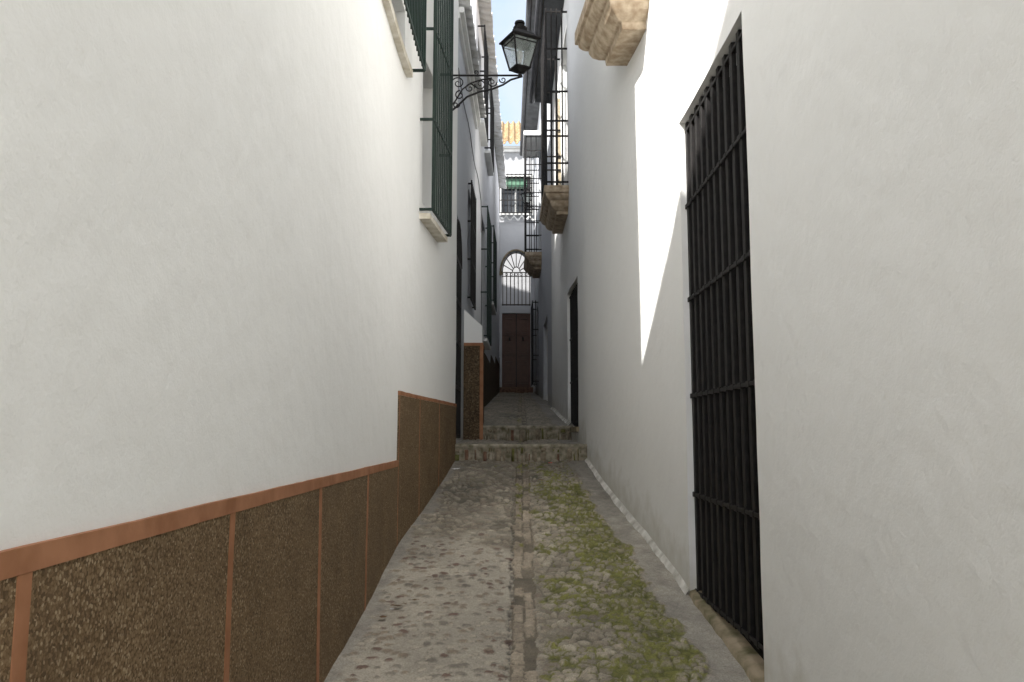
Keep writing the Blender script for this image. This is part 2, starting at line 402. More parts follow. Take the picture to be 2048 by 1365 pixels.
for (x,y,z,c,nx,ny) in secs:
    vx.append(np.stack([x,y,z],1)); cc.append(c)
    I=np.arange(nx*ny).reshape(ny,nx)+off
    fc.append(np.stack([I[:-1,:-1].ravel(),I[:-1,1:].ravel(),I[1:,1:].ravel(),I[1:,:-1].ravel()],1)); off+=nx*ny
vx=np.concatenate(vx);cc=np.concatenate(cc);fc=np.concatenate(fc)
me=bpy.data.meshes.new('street_paving'); me.vertices.add(len(vx)); me.vertices.foreach_set('co',vx.ravel())
me.loops.add(fc.size); me.loops.foreach_set('vertex_index',fc.ravel().astype(np.int32))
me.polygons.add(len(fc)); me.polygons.foreach_set('loop_start',np.arange(0,fc.size,4,dtype=np.int32))
me.update(calc_edges=True); me.validate()
ca=me.color_attributes.new('pave','FLOAT_COLOR','POINT'); ca.data.foreach_set('color',np.concatenate([cc,np.ones((len(cc),1))],1).ravel())
me.polygons.foreach_set('use_smooth',[True]*len(me.polygons))
me.materials.append(M['pave'])
pv=bpy.data.objects.new('street_paving',me); COL.objects.link(pv); pv['kind']='structure'

# ------------------------------------------------------------------ STEPS
M['mortar']=noisy('step_mortar',(.13,.118,.07),(.40,.355,.28),14,.9,.8,50,.008)
M['stepbrick']=noisy('worn_step_brick',(.14,.115,.08),(.34,.28,.20),16,.9,.8,60,.008)
M['stepmoss']=noisy('mossy_step_brick',(.075,.080,.02),(.17,.16,.06),16,.9,.8,60,.008)
M['stepred']=noisy('reddish_step_brick',(.12,.06,.04),(.25,.15,.10),16,.9,.8,60,.008)
def step(y,x0,x1,z0,z1,lab,seed):
    rd=random.Random(seed)
    e=thing('stone_step',lab,'step',((x0+x1)/2,y,z0),'steps across the lane')
    bm=bmesh.new(); x=x0
    while x<x1-.02:
        w=rd.uniform(.03,.085); w=min(w,x1-x); j=rd.uniform(-.010,.016)
        zz=z0-.06; 
        for zt in ([z1-rd.uniform(.02,.05)] if rd.random()<.5 else [z0+(z1-z0)*rd.uniform(.35,.6),z1-rd.uniform(.02,.05)]):
            box(bm,x+.004+rd.uniform(0,.004),x+w-.004,y+j-.03,y+.08,zz+.003,zt,rd.choice([0,0,0,1,1,2])); zz=zt; j=rd.uniform(-.010,.016)
        x+=w
    bmesh.ops.bevel(bm,geom=bm.edges[:],offset=.009,segments=2,affect='EDGES')
    for v_ in bm.verts: v_.co+=Vector((noise.noise(v_.co*21),noise.noise(v_.co*23+Vector((5,0,0))),noise.noise(v_.co*22+Vector((0,7,0)))))*.007
    part('riser',bm,None,e,mats=[M['stepbrick'],M['stepmoss'],M['stepred']],smooth=True)
    bm=bmesh.new(); n=160; R=[]
    for i in range(n+1):
        xx=x0+(x1-x0)*i/n; a=.016*noise.noise((xx*9,seed,0))+.008*noise.noise((xx*35,seed,0)); b_=.012*noise.noise((xx*14,seed,4))+.008*noise.noise((xx*40,seed,2))
        R.append([bm.verts.new(v) for v in ((xx,y-.016+a*.6,z0-.06),(xx,y-.020-a*.6,z0+.07),(xx,y-.022+a,z1-.035+b_),(xx,y-.034+a,z1-.018+b_),(xx,y-.020+a,z1+.004+b_*.6),(xx,y+.03,z1+.010+b_*.4),(xx,y+.12,z1+.006),(xx,y+.2,z1-.03))])
    for p,q in zip(R,R[1:]):
        for k in range(7): bm.faces.new((p[k],p[k+1],q[k+1],q[k]))
    part('tread',bm,M['mortar'],e,smooth=True)
step(9.03,-.70,.86,-.29,-.125,'low worn brick and mortar step with moss, below the landing',3)
step(10.58,-.40,.80,-.08,.096,'worn brick and mortar step beside a pebbledash buttress',11)

# ------------------------------------------------------------------ LEFT HOUSE (near)
A=thing('house','white plastered house with pebbledash dado and green window cages','house',(-.9,4,-1.2))
ztA=lambda y: float(np.interp(y,[-3,2.2,3.4,4.78,4.86,4.8601,9.2],[7.9,5.38,4.75,3.52,3.5,8.2,8.2]))  # unseen top edge, notched and sloped to shape the sun patch opposite
opsA=[(5.15,6.35,3.2,5.0,.2),(7.12,7.85,2.1,4.6,.2)]
wall('wall',XA,-1,-3,9.05,-2.2,ztA,opsA,-9,1.0,M['plasterA'],A,st=.13)
def facing(bm,Xf,y0,y1,z0f,z1f,p,seed,st=.12,nz=8):
    ys=frange(y0,y1,st);R=[]
    for y in ys:
        r_=[]
        for k in range(nz+1):
            z=z0f(y)+(z1f(y)-z0f(y))*k/nz; r_.append(bm.verts.new((Xf(y)+wob(y,z,seed)+p,y,z)))
        r_.append(bm.verts.new((Xf(y)-.03,y,z1f(y)))); R.append(r_)
    for a,c in zip(R,R[1:]):
        for k in range(nz+1): bm.faces.new((a[k],a[k+1],c[k+1],c[k]))
    for r_ in (R[0],R[-1]):
        v=bm.verts.new((r_[-1].co.x,r_[-1].co.y,r_[0].co.z)); bm.faces.new(r_+[v])
bm=bmesh.new()
facing(bm,XA,-2.95,6.25,lambda y:gz(y)-.15,lambda y:-.252,.012,1.0)
facing(bm,XA,6.2501,9.06,lambda y:gz(y)-.15,lambda y:.30,.012,1.0)
part('dado',bm,M['dash'],A)
bm=bmesh.new()
def topA(y): return -.205+.003*noise.noise((y*2.3,0,0))+.0015*noise.noise((y*11,3,0))
facing(bm,XA,-2.95,6.25,lambda y:-.2519,topA,.015,1.0,nz=2,st=.05)
facing(bm,XA,6.2501,9.062,lambda y:.3001,lambda y:.333+.003*noise.noise((y*7,3,0)),.015,1.0,nz=2,st=.05)
for y in (.25,1.49,2.60,3.78,5.0): facing(bm,XA,y-.022,y+.022,lambda y:gz(y)-.15,lambda y:-.2525,.0145,1.0,st=.02)
for y in (6.272,7.1,8.0): facing(bm,XA,y-.010,y+.010,lambda y:gz(y)-.15,lambda y:.2995,.0140,1.0,st=.02)
part('terracotta_trim',bm,M['terra'],A)
w1=window(A,XA,-1,7.12,7.85,2.1,4.6,.2,M['green'])
cage(w1,XA,-1,7.0,7.95,2.0,4.7,.12,(2.0,2.84,3.71,4.6),M['green'],sp=.095,r=.0075)
sill(w1,XA,-1,7.0,7.9,1.965,.10,.05)
w2=window(A,XA,-1,5.15,6.35,3.2,5.0,.2,M['green'])
cage(w2,XA,-1,5.0,6.5,3.07,5.1,.13,(3.07,3.95,5.05),M['green'],sp=.09,r=.008)
sill(w2,XA,-1,5.0,6.42,3.03,.05,.06)
corrugate('roof',lambda t,u: Vector((XA(t)+.35-u,t,8.25+u*.3)),4.87,9.2,6,M['tile'],A)

# ------------------------------------------------------------------ LEFT HOUSE (middle)
B=thing('house','greyish low house with scalloped tile eave and arched iron door','house',(-.66,10.5,-.1))
opsB=[(9.16,10.1,-.06,2.6,.14),(11.15,11.95,1.95,3.5,.12)]
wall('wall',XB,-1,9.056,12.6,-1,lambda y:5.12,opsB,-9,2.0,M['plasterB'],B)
corrugate('roof',lambda t,u: Vector((XB(t)+.17-u,t,5.15+u*.28)),9.08,12.62,6,M['tilew'],B)
bm=bmesh.new()
for k,(p,z) in enumerate(((.05,4.98),(.10,5.05))):
    ys=frange(9.07,12.6,.5)
    for a,c in zip(ys,ys[1:]): bar(bm,(XB(a)+p/2-.01,a,z),(XB(c)+p/2-.01,c,z),p,.07)
part('cornice',bm,M['trim'],B)
bm=bmesh.new(); y0,y1=9.16,10.1; ym=(y0+y1)/2; zsr=2.1; xg=lambda y:XB(y)-.01
n=9
for i in range(n+1):
    y=y0+(y1-y0)*i/n; t=(y-ym)/((y1-y0)/2); zt=zsr+.50*math.sqrt(max(0,1-t*t))
    bar(bm,(xg(y),y,-.05),(xg(y),y,zt),.020)
pa=[(xg(ym+(y1-y0)/2*math.cos(a)),ym+(y1-y0)/2*math.cos(a),zsr+.50*math.sin(a)) for a in np.linspace(0,math.pi,15)]
tube(bm,pa,.018,6)
for z in (-.03,.55,1.1,1.6,2.1): bar(bm,(xg(y0),y0,z),(xg(y1),y1,z),.02,.05)
dr=bmesh.new(); box(dr,XB(ym)-.13,XB(ym)-.09,y0-.01,y1+.01,-.07,2.61)
door=part('door',dr,M['dark'],B); part('grille',bm,M['iron'],door)
wB=window(B,XB,-1,11.15,11.95,1.95,3.5,.12,M['dwood'])
cage(wB,XB,-1,11.1,12.0,1.86,3.6,.05,(1.9,2.45,3.0,3.55),M['iron'],sp=.1)
pier=thing('pier','low white buttress with sloping top and terracotta edged dado','buttress',(-.5,10.8,-.08))
def prism(bm,xs0,xs1,y0,y1,z0,zl,zr):
    vs=[bm.verts.new(p) for p in ((xs0,y0,z0),(xs1,y0,z0),(xs1,y0,zr),(xs0,y0,zl),(xs0,y1,z0),(xs1,y1,z0),(xs1,y1,zr),(xs0,y1,zl))]
    for f in ((0,1,2,3),(5,4,7,6),(1,5,6,2),(3,2,6,7),(0,3,7,4),(0,4,5,1)): bm.faces.new([vs[i] for i in f])
bm=bmesh.new(); lay=bm.verts.layers.float.new('hag'); prism(bm,-.72,-.395,10.55,11.05,-.3,1.72,1.42)
for v_ in bm.verts: v_[lay]=2
part('body',bm,M['plasterR'],pier)
bm=bmesh.new(); prism(bm,-.70,-.385,10.537,11.06,-.3,1.155,1.155); part('dado',bm,M['dashdark'],pier)
bm=bmesh.new(); prism(bm,-.70,-.382,10.53,11.063,1.156,1.195,1.195); prism(bm,-.425,-.380,10.531,10.60,-.3,1.155,1.155); part('terracotta_trim',bm,M['terra'],pier)

# ------------------------------------------------------------------ LEFT HOUSE (far)
C_=thing('house','tall whitewashed house with tiled eave, window cages and dado','house',(-.5,18,.7))
opsC=[(14.4,15.7,1.85,4.05,.12),(17.1,18.4,2.95,4.4,.12),(13.2,14.1,5.45,6.9,.12),(15.5,16.7,5.75,7.0,.12)]
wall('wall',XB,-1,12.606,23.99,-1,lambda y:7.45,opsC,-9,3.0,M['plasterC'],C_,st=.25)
corrugate('roof',lambda t,u: Vector((XB(t)+.22-u,t,7.5+u*.28)),12.6,24.0,6,M['tilew'],C_)
for (a,b_,z0,z1,mt,cr) in ((14.4,15.7,1.85,4.05,'green',4),(17.1,18.4,2.95,4.4,'green',3),(13.2,14.1,5.45,6.9,'iron',3),(15.5,16.7,5.75,7.0,'iron',3)):
    wc=window(C_,XB,-1,a,b_,z0,z1,.12,M[mt] if mt=='green' else M['dwood'])
    cage(wc,XB,-1,a-.12,b_+.12,z0-.12,z1+.1,.12,[z0-.1+(z1-z0+.18)*k/(cr-1) for k in range(cr)],M[mt],sp=.11)
    sill(wc,XB,-1,a-.12,b_+.12,z0-.15,.12,.05,M['trim'])
bm=bmesh.new(); facing(bm,XB,12.7,23.97,lambda y:gz(y)-.15,lambda y:gz(12.7+2.8*math.floor((y-12.7)/2.8))+1.05,.012,3.0,st=.2)
part('dado',bm,M['dashdark'],C_)

# ------------------------------------------------------------------ RIGHT HOUSE (near)
D=thing('house','white plastered house with tall black barred door and stone corbels','house',(1.15,5,-1.1))
GY0,GY1,GZ0,GZ1=3.80,5.27,-1.24,2.11
opsD=[(GY0,GY1,GZ0,GZ1,.32),(9.78,11.15,.08,1.95,.16),(10.85,12.1,3.42,5.8,.15)]
wall('wall',XR,1,-3,14.99,-2.2,lambda y:6.5,opsD,9,7.0,M['plasterR'],D,st=.13)
bm=bmesh.new(); box(bm,1.228,1.28,GY0-.05,GY1+.01,GZ0-.01,2.00)
door=part('door',bm,M['dark'],D,label='matt black door leaf behind bars')
bm=bmesh.new(); box(bm,1.40,1.44,GY0-.05,GY1+.05,1.9,2.3)
part('transom',bm,M['trim'],door)
bm=bmesh.new(); xg=1.194; NB=11
for i in range(NB):
    y=GY0+.05+(GY1-GY0-.08)*i/(NB-1)
    bar(bm,(xg,y,-1.03),(xg,y,GZ1-.010),.026,.050)
for z in (-1.0,-.39,.245,.885,1.52):
    bar(bm,(xg-.017,GY0-.02,z),(xg-.017,GY1+.01,z),.008,.022)
    for i in range(NB):
        y=GY0+.05+(GY1-GY0-.08)*i/(NB-1); box(bm,xg-.024,xg-.0135,y-.030,y+.030,z-.016,z+.016)
bar(bm,(xg,GY0-.02,2.045),(xg,GY1+.01,2.045),.030,.022)
bmesh.ops.bevel(bm,geom=bm.edges[:],offset=.003,segments=1,affect='EDGES')
part('grille',bm,M['iron'],door)
bm=bmesh.new()
R=[]
for y in frange(GY0-.02,GY1+.005,.05):
    a=.012*noise.noise((y*6,0,0)); g_=gz(y)
    R.append([bm.verts.new(v) for v in ((1.125+a,y,g_-.02),(1.135+a,y,g_+.028+a*.5),(1.19,y,g_+.045+a*.4),(1.48,y,g_+.05))])
for p,q in zip(R,R[1:]):
    for k in range(3): bm.faces.new((p[k],p[k+1],q[k+1],q[k]))
part('threshold',bm,M['sillstone'],door,smooth=True)
wd=window(D,XR,1,9.78,11.15,.08,1.95,.16,M['dwood'],name='door',gmat=M['dark'])
cage(wd,XR,1,9.8,11.13,.1,1.93,-.05,(.15,.7,1.3,1.9),M['iron'],sp=.12)
sill(wd,XR,1,9.75,11.2,.08,.03,.06,M['sillstone'],name='threshold')
def corbel(parent,Xf,y0,y1,z1,tiers,name='corbel'):
    bm=bmesh.new(); rings=[]
    for (dz,pp,ins) in tiers:
        a,c=y0+ins,y1-ins; z=z1+dz
        rings.append([bm.verts.new(v) for v in ((Xf(a)+.05,a,z),(Xf(a)-pp,a,z),(Xf(c)-pp,c,z),(Xf(c)+.05,c,z))])
    for r0,r1 in zip(rings,rings[1:]):
        for k in range(4): bm.faces.new((r0[k],r0[(k+1)%4],r1[(k+1)%4],r1[k]))
    bm.faces.new(rings[0]); bm.faces.new(rings[-1])
    bmesh.ops.bevel(bm,geom=bm.edges[:],offset=.004,segments=2,affect='EDGES')
    return part(name,bm,M['stone'],parent)
T1=[(0,.43,0),(-.12,.43,0),(-.125,.405,.03),(-.165,.40,.035),(-.20,.375,.06),(-.225,.35,.09),(-.23,.325,.11),(-.27,.32,.115),(-.32,.295,.14),(-.36,.25,.19),(-.375,.225,.22),(-.38,.20,.24),(-.44,.195,.245)]
corbel(D,XR,5.95,7.1,3.72,T1,'corbel')
T2=[(a*.80,b_*.78,c*.9) for a,b_,c in T1]
w3=window(D,XR,1,10.85,12.1,3.42,5.8,.15,M['trim'])
corbel(w3,XR,10.7,12.25,3.4,T2,'corbel')
cage(w3,XR,1,10.75,12.2,3.4,6.0,.30,(3.46,3.73,4.12,4.34,4.77,5.4,5.95),M['iron'],sp=.14,sidebars=3,r=.010,fl=.030)
bm=bmesh.new(); box(bm,.712,.772,12.21,12.225,3.5,5.3); part('reed_screen',bm,M['reed'],w3)
def eave(house,y0,y1,z,ov):
    corrugate('roof',lambda t,u: Vector((XR(t)-ov+u,t,z+.06+u*.28)),y0,y1,7,M['tile'],house)
    bm=bmesh.new(); ys=frange(y0,y1-.02,.5)
    for a,c in zip(ys,ys[1:]):
        vs=[bm.verts.new(v) for v in ((XR(a)-ov+.03,a,z-.02),(XR(a)+.02,a,z-.06),(XR(c)+.02,c,z-.06),(XR(c)-ov+.03,c,z-.02))]; bm.faces.new(vs)
        vs2=[bm.verts.new(v) for v in ((XR(a)-ov+.03,a,z+.02),(XR(a)+.02,a,z+.02),(XR(c)+.02,c,z+.02),(XR(c)-ov+.03,c,z+.02))]; bm.faces.new(vs2)
    part('soffit',bm,M['soffit'],house)
    bm=bmesh.new(); tube(bm,[(XR(y)-ov-.03,y,z) for y in ys],.055,8)
    part('gutter',bm,M['gutter'],house,smooth=True)
eave(D,-3,15.0,6.45,.33)

# ------------------------------------------------------------------ RIGHT HOUSE (far)
E=thing('house','taller white house with dark gutter and iron window cage','house',(.75,19,.8))
opsE=[(16.7,18.6,.65,2.5,.14),(19.4,20.7,4.42,7.3,.14),(21.6,22.7,1.45,3.5,.14)]
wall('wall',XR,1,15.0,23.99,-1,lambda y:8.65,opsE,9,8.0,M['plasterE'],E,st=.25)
eave(E,14.96,24.0,8.6,.38)
w4=window(E,XR,1,19.4,20.7,4.42,7.3,.14,M['trim'])
corbel(w4,XR,19.2,20.9,4.42,[(a*.85,b_*.95,c) for a,b_,c in T1],'corbel')
cage(w4,XR,1,19.3,20.8,4.42,7.4,.38,[4.5+.36*k for k in range(9)],M['iron'],sp=.16,sidebars=2,r=.010)
bm=bmesh.new(); box(bm,.29,.76,19.2,20.9,7.4,7.5); part('canopy',bm,M['trim'],w4)
w5=window(E,XR,1,16.7,18.6,.65,2.5,.14,M['trim'],name='door',gmat=M['dark'])
w6=window(E,XR,1,21.6,22.7,1.45,3.5,.14,M['green'])
cage(w6,XR,1,21.5,22.8,1.35,3.6,.15,(1.4,2.1,2.8,3.55),M['iron'],sp=.07,sidebars=1,r=.012)

# lime-washed foot along the right wall
bm=bmesh.new(); R=[]
for y in frange(2.2,9.0,.04):
    g_=gz(y); a=.034+.014*noise.noise((y*3,1,1))+.010*noise.noise((y*11,1,4))
    if GY0-.02<y<GY1: a*=.1
    R.append([bm.verts.new(v) for v in ((XR(y)-a-.015,y,g_-.02),(XR(y)-a*.7,y,g_+.014),(XR(y)-.006,y,g_+.035+.012*noise.noise((y*5,2,2))),(XR(y)+.02,y,g_+.04))])
for p,q in zip(R,R[1:]):
    if GY0-.02<p[0].co.y<GY1-.03: continue
    for k in range(3): bm.faces.new((p[k],p[k+1],q[k+1],q[k]))
part('plaster_foot',bm,M['whitefoot'],D,smooth=True)
bm=bmesh.new(); R=[]
for y in frange(10.7,14.9,.1):
    g_=gz(y); a=.03+.015*noise.noise((y*3,1,1))
    R.append([bm.verts.new(v) for v in ((XR(y)-a-.02,y,g_-.012),(XR(y)-a*.6,y,g_+.018),(XR(y)+.01,y,g_+.05))])
for p,q in zip(R,R[1:]):
    for k in range(2): bm.faces.new((p[k],p[k+1],q[k+1],q[k]))
part('plaster_foot',bm,M['whitefoot'],D,smooth=True)

# ------------------------------------------------------------------ END: patio wall with arched gateway
P=thing('gateway_wall','white courtyard wall with brown double door and arched fanlight grille','wall',(.15,24,1.23))
cx,rx,rz,spr=.13,.44,.64,4.9
bm=bmesh.new(); lay=bm.verts.layers.float.new('hag')
xs=[-4,cx-rx]+[cx-rx+2*rx*i/24 for i in range(1,24)]+[cx+rx,4]
for a,c in zip(xs,xs[1:]):
    if a<cx-rx-.01 or c>cx+rx+.01: box(bm,a,c,24.0,24.3,.5,6.45); continue
    za=spr+rz*math.sqrt(max(0,1-((a-cx)/rx)**2)); zc=spr+rz*math.sqrt(max(0,1-((c-cx)/rx)**2))
    vs=[bm.verts.new(p) for p in ((a,24,za),(c,24,zc),(c,24,6.45),(a,24,6.45),(a,24.3,za),(c,24.3,zc),(c,24.3,6.45),(a,24.3,6.45))]
    for f in ((0,1,2,3),(5,4,7,6),(0,4,5,1),(3,2,6,7)): bm.faces.new([vs[i] for i in f])
box(bm,cx-rx+.001,cx+rx-.001,24.03,24.25,3.63,3.86)
for v_ in bm.verts: v_[lay]=v_.co.z-1.25
part('wall',bm,M['plasterC'],P,recalc=False)
corrugate('coping',lambda t,u: Vector((t,23.84+u,6.50+u*.35)),-3.9,3.9,.45,M['tilew'],P,pitch=.24,amp=.08)
bm=bmesh.new(); pa=[(cx+(rx+.035)*math.cos(a),23.985,spr+(rz+.035)*math.sin(a)) for a in np.linspace(0,math.pi,25)]
tube(bm,pa,.03,6); box(bm,cx-rx-.12,cx-rx+.02,23.9,23.997,4.8,4.9); box(bm,cx+rx-.02,cx+rx+.1,23.9,23.997,4.8,4.9)
part('arch_moulding',bm,M['sillstone'],P,smooth=False)
bm=bmesh.new()
for i in range(8):
    x=cx-rx+.03+(2*rx-.06)*i/7; bar(bm,(x,24.1,3.86),(x,24.1,4.9),.028)
bar(bm,(cx-rx,24.1,3.9),(cx+rx,24.1,3.9),.02,.04); bar(bm,(cx-rx,24.1,4.78),(cx+rx,24.1,4.78),.02,.025); bar(bm,(cx-rx,24.1,4.9),(cx+rx,24.1,4.9),.02,.025)
for a in np.linspace(0,math.pi,9): bar(bm,(cx+.12*math.cos(a),24.1,spr+.16*math.sin(a)),(cx+rx*math.cos(a),24.1,spr+rz*math.sin(a)),.026)
for f in (.27,.96): tube(bm,[(cx+rx*f*math.cos(a),24.1,spr+rz*f*math.sin(a)) for a in np.linspace(0,math.pi,17)],.015,5)
for i in range(5):
    x=cx-.3+.15*i; tube(bm,[(x+.04*math.cos(a),24.1,4.84+.04*math.sin(a)) for a in np.linspace(0,2*math.pi,9)],.008,4)
part('fanlight_grille',bm,M['ironfar'],P)
bm=bmesh.new()
for s in (-1,1):
    x0,x1=sorted((cx+s*.012,cx+s*(rx-.005))); box(bm,x0,x1,24.12,24.17,1.37,3.63)
    for (a,c) in ((1.5,2.2),(2.36,2.80),(2.96,3.5)):
        # raised mouldings around sunk panels
        for (p0,p1,q0,q1) in ((x0+.07,x0+.10,a,c),(x1-.10,x1-.07,a,c),(x0+.10,x1-.10,a,a+.035),(x0+.10,x1-.10,c-.035,c)):
            box(bm,p0,p1,24.07,24.121,q0,q1)
        box(bm,x0+.14,x1-.14,24.09,24.121,a+.08,c-.08)
dd=part('door',bm,M['wood'],P)
bm=bmesh.new(); box(bm,cx-.011,cx+.011,24.15,24.18,1.37,3.63); part('meeting_gap',bm,M['dark'],dd)
bm=bmesh.new()
for s in (-1,1): tube(bm,[(cx+s*.2,24.09,2.88),(cx+s*.2,24.04,2.88),(cx+s*.2,24.02,2.80)],.028,6)
part('knocker',bm,M['iron'],dd)
bm=bmesh.new(); box(bm,cx-rx-.06,cx+rx+.06,23.8,24.28,1.0,1.37); part('threshold',bm,M['stepred'],P)

# ------------------------------------------------------------------ END house behind courtyard
F=thing('house','white house with barred window and lichened clay tile roof','house',(.1,26,1.4))
bm=bmesh.new(); lay=bm.verts.layers.float.new('hag')
wx0,wx1,wz0,wz1=-.36,.62,7.3,8.55
box(bm,-6,wx0,26,32,1,9.55); box(bm,wx1,6,26,32,1,9.55); box(bm,wx0,wx1,26,32,1,wz0); box(bm,wx0,wx1,26,32,wz1,9.55); box(bm,wx0,wx1,26.2,32,wz0,wz1)
for v_ in bm.verts: v_[lay]=3
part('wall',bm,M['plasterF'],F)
corrugate('roof',lambda t,u: Vector((t,25.72+u,9.62+u*.58)),-6,6,3.9,M['tile'],F,pitch=.21,amp=.08)
bm=bmesh.new(); box(bm,-6,6,25.93,26.0,9.40,9.5); box(bm,-6,6,25.86,26.0,9.5,9.57); part('cornice',bm,M['trim'],F)
bm=bmesh.new(); box(bm,wx0-.08,wx0,25.96,26.1,wz0-.08,wz1+.08); box(bm,wx1,wx1+.08,25.96,26.1,wz0-.08,wz1+.08); box(bm,wx0,wx1,25.96,26.1,wz1,wz1+.08); box(bm,wx0,wx1,25.9,26.1,wz0-.08,wz0)
box(bm,(wx0+wx1)/2-.03,(wx0+wx1)/2+.03,26.12,26.16,wz0,wz1-.3)
fw=part('window',bm,M['trim'],F)
bm=bmesh.new(); box(bm,wx0,wx1,26.17,26.19,wz0,wz1); part('pane',bm,M['glass'],fw)
bm=bmesh.new()
for k in range(7): box(bm,wx0+.12,wx1-.12,26.05,26.07+.004*(k%2),wz1-.05-.05*k-.045,wz1-.05-.05*k)
part('blind',bm,M['blind'],fw)
bm=bmesh.new()
for i in range(9):
    x=wx0-.05+(wx1-wx0+.1)*i/8; bar(bm,(x,25.85,wz0-.05),(x,25.85,wz1+.05),.028)
for z in (wz0-.03,wz0+.4,wz0+.82,wz1+.03): bar(bm,(wx0-.06,25.85,z),(wx1+.06,25.85,z),.014,.035)
part('grille',bm,M['iron'],fw)

# ------------------------------------------------------------------ STREET LAMP on wall bracket
def spiral(c,r0,turns,a0,sgn,y,n=26):
    return [(c[0]+r0*(1-.85*i/n)*math.cos(a0+sgn*2*math.pi*turns*i/n),y,c[1]+r0*(1-.85*i/n)*math.sin(a0+sgn*2*math.pi*turns*i/n)) for i in range(n+1)]
def lamp():
    e=thing('street_lamp','old iron lantern on a scrolled wall bracket above the lane','street lamp',(0,0,0),'iron wall lanterns')
    bm=bmesh.new(); L_=.80
    tube(bm,[(0,0,0),(L_,0,0)],.012,6)
    cur=[(0,-.42),(.08,-.35),(.18,-.25),(.32,-.19),(.46,-.16),(.58,-.11),(.67,-.05),(L_,-.01)]
    tube(bm,[(a,0,c) for a,c in cur],.012,6)
    tube(bm,[(.005,0,-.47),(.005,0,.06)],.014,6)
    tube(bm,[(0,0,-.36),(.05,0,-.30),(.13,0,-.16),(.22,0,-.09),(.34,0,-.05),(.46,0,-.03)],.009,5)
    for c,r,t,a,s in (((.08,-.09),.075,1.4,3.1,-1),((.21,-.15),.06,1.4,0,1),((.10,-.23),.055,1.3,1.5,1),((.33,-.10),.065,1.4,3.1,1),((.46,-.08),.055,1.4,0,-1),((.58,-.05),.04,1.2,3,1),((.06,-.34),.04,1.2,0,-1)):
        tube(bm,spiral(c,r,t,a,s,0),.008,5,taper=lambda q:1-.4*q)
    tube(bm,spiral((.28,.035),.03,1.2,4.7,1,0),.006,5)
    br=part('bracket',bm,M['iron'],e)
    X0=L_-.03
    def frust(bm,z0,h0,z1,h1,cap=True,rot=math.radians(28)):
        a=[];c=[]
        for k in range(4):
            t=rot+math.pi/4+k*math.pi/2
            a.append(bm.verts.new((X0+h0*1.414*math.cos(t),h0*1.414*math.sin(t),z0))); c.append(bm.verts.new((X0+h1*1.414*math.cos(t),h1*1.414*math.sin(t),z1)))
        for k in range(4): bm.faces.new((a[k],a[(k+1)%4],c[(k+1)%4],c[k]))
        if cap: bm.faces.new(a[::-1]); bm.faces.new(c)
        return a,c
    bm=bmesh.new(); tube(bm,[(X0,0,-.02),(X0,0,.05),(X0,0,.07)],.018,8)
    frust(bm,.03,.03,.07,.085); frust(bm,.07,.092,.085,.092)
    a,c=frust(bm,.085,.085,.40,.150,cap=False)
    cs=[(v1.co.copy(),v2.co.copy()) for v1,v2 in zip(a,c)]
    bmesh.ops.delete(bm,geom=[f for f in bm.faces if set(f.verts)<=set(a+c)],context='FACES_ONLY')
    for p,q in cs: bar(bm,p,q,.018)
    for k in range(4):
        bar(bm,cs[k][1],cs[(k+1)%4][1],.022)
        p=cs[k][0].lerp(cs[k][1],.86); q=cs[(k+1)%4][0].lerp(cs[(k+1)%4][1],.86); bar(bm,p,q,.009)
    part('frame',bm,M['iron'],e)
    bm=bmesh.new(); frust(bm,.40,.175,.415,.175); frust(bm,.4151,.170,.50,.085); frust(bm,.50,.062,.555,.062)
    tube(bm,[(X0,0,.55),(X0,0,.565),(X0,0,.57),(X0,0,.60),(X0,0,.605),(X0,0,.63)],.075,10,taper=lambda q:[1,1,.55,.5,.8,.75][int(round(q*5))])
    part('cap',bm,M['iron'],e)
    bm=bmesh.new(); frust(bm,.087,.080,.398,.143,cap=False); part('glass',bm,M['lglass'],e)
    bm=bmesh.new(); tube(bm,[(X0,0,.09),(X0,0,.14),(X0,0,.16),(X0,0,.22),(X0,0,.27),(X0,0,.30)],.03,8,taper=lambda q:[.6,.6,.7,1.2,1.1,.3][int(round(q*5))]); part('bulb',bm,M['trim'],e,smooth=True)
    return e
l1=lamp()
l1.location=(XA(8.55)+.005,8.55,3.98)
l2=l1.copy(); COL.objects.link(l2)
for ch_ in [c for c in bpy.data.objects if c.parent==l1]:
    k=ch_.copy(); k.parent=l2; COL.objects.link(k)
l2.location=(XR(21.8)+.28,21.8,6.35); l2.rotation_euler=(0,0,math.pi); l2.scale=(.75,.75,.8)
l2['label']='smaller iron lantern on a short bracket beside a window cage'

# ------------------------------------------------------------------ cables
e=thing('cable','thin grey cable pinned along a house wall','cable',(XB(9.2)+.02,9.2,4.3))
bm=bmesh.new(); pts_=[(XB(9.15)+.02,9.15,4.05)]
for y in frange(9.2,14.0,.4): pts_.append((XB(y)+.018,y,4.35+.05*math.sin(y*3)-.03*(y-9)))
pts_+= [(XB(14.1)+.018,14.1,3.6)]
tube(bm,pts_,.008,5); part('wire',bm,M['cable'],e)

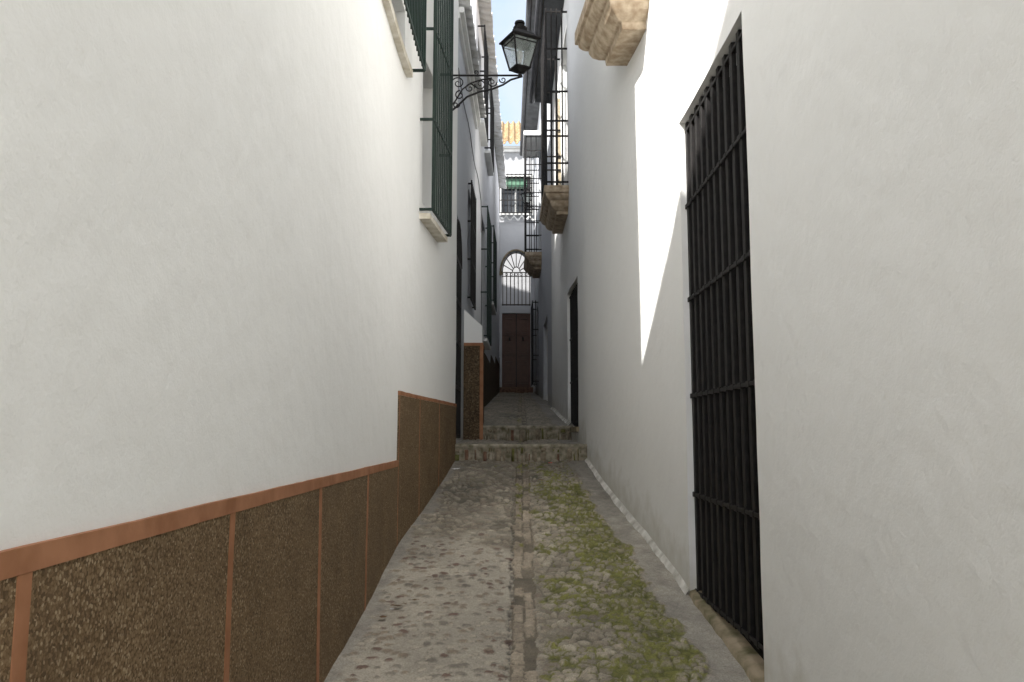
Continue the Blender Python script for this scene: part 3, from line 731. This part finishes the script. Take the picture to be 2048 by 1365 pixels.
# ------------------------------------------------------------------ litter
def scrap(x,y,s,mat,lab,cat,seed,name):
    rd=random.Random(seed); bm=bmesh.new(); c=[]; z=gz(y)+.014
    for k in range(7):
        a=k/7*2*math.pi; rr=s*rd.uniform(.6,1.1); c.append(bm.verts.new((x+rr*math.cos(a),y+rr*.7*math.sin(a),z+rd.uniform(0,s*.35))))
    m_=bm.verts.new((x,y,z+s*.25))
    for k in range(7): bm.faces.new((m_,c[k],c[(k+1)%7]))
    o=part(name,bm,mat,None); o['label']=lab; o['category']=cat
scrap(.42,8.85,.03,M['redpaper'],'small crumpled red wrapper at the foot of a step','litter',1,'wrapper')
scrap(-.60,8.6,.05,M['paper'],'crumpled pale paper scrap near the step','litter',2,'paper_scrap')
scrap(-.72,4.95,.018,M['paper'],'tiny pale paper scrap beside the dado','litter',3,'paper_scrap')
for k,(x,y) in enumerate(((-.66,5.05),(-.6,5.12),(-.7,5.0),(-.58,5.5),(.5,8.7),(.3,8.2),(-.4,8.0),(-.75,4.8))):
    scrap(x,y,.02+.012*(k%3),M['leaf'],'dry brown dead leaf on the paving','leaf',10+k,'dead_leaf')

# ------------------------------------------------------------------ LIGHT, SKY, CAMERA
sd=Vector((1,.9,-1.5)).normalized()
sl=bpy.data.lights.new('sun','SUN'); sl.energy=12; sl.angle=math.radians(1.0); sl.color=(1,.97,.93)
so=bpy.data.objects.new('sun',sl); so.rotation_euler=sd.to_track_quat('-Z','Y').to_euler(); so.location=(-10,-9,15); COL.objects.link(so)
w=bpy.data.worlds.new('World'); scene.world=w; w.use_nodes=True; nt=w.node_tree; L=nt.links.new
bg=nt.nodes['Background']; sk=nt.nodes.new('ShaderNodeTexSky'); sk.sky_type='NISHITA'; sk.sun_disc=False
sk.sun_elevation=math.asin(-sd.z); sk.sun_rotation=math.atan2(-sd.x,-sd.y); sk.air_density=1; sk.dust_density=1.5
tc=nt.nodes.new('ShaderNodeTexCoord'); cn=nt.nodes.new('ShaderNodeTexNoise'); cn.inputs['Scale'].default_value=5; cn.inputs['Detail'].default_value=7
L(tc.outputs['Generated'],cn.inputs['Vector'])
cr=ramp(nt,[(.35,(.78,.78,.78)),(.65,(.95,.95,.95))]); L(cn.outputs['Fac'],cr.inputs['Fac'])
# sky behind and overhead brightened as added fill for shaded walls, paler blue ahead
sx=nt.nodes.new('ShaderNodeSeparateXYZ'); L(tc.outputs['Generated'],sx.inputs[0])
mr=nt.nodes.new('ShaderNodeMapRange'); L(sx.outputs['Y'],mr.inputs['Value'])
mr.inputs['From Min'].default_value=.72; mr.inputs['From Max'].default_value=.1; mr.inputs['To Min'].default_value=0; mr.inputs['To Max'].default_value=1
skyfill=nt.nodes.new('ShaderNodeMix'); skyfill.data_type='RGBA'; L(mr.outputs['Result'],skyfill.inputs[0])
skyfill.inputs[7].default_value=(2.08,2.10,2.12,1)
cl=ramp(nt,[(.42,(.68,.90,1.18)),(.62,(1.0,1.12,1.25))]); L(cn.outputs['Fac'],cl.inputs['Fac']); L(cl.outputs['Color'],skyfill.inputs[6])
cm=nt.nodes.new('ShaderNodeMix'); cm.data_type='RGBA'; L(cr.outputs['Color'],cm.inputs[0]); L(sk.outputs[0],cm.inputs[6]); L(skyfill.outputs[2],cm.inputs[7])
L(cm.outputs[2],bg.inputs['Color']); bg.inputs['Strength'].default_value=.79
cam=bpy.data.cameras.new('camera'); cam.lens=28.125; cam.sensor_width=36; cam.clip_end=1000; cam.clip_start=.05
co=bpy.data.objects.new('camera',cam); co.location=(0,0,0); co.rotation_euler=(math.radians(96.6),0,0); COL.objects.link(co); scene.camera=co
scene.view_settings.view_transform='Standard'; scene.view_settings.look='None'; scene.view_settings.exposure=0
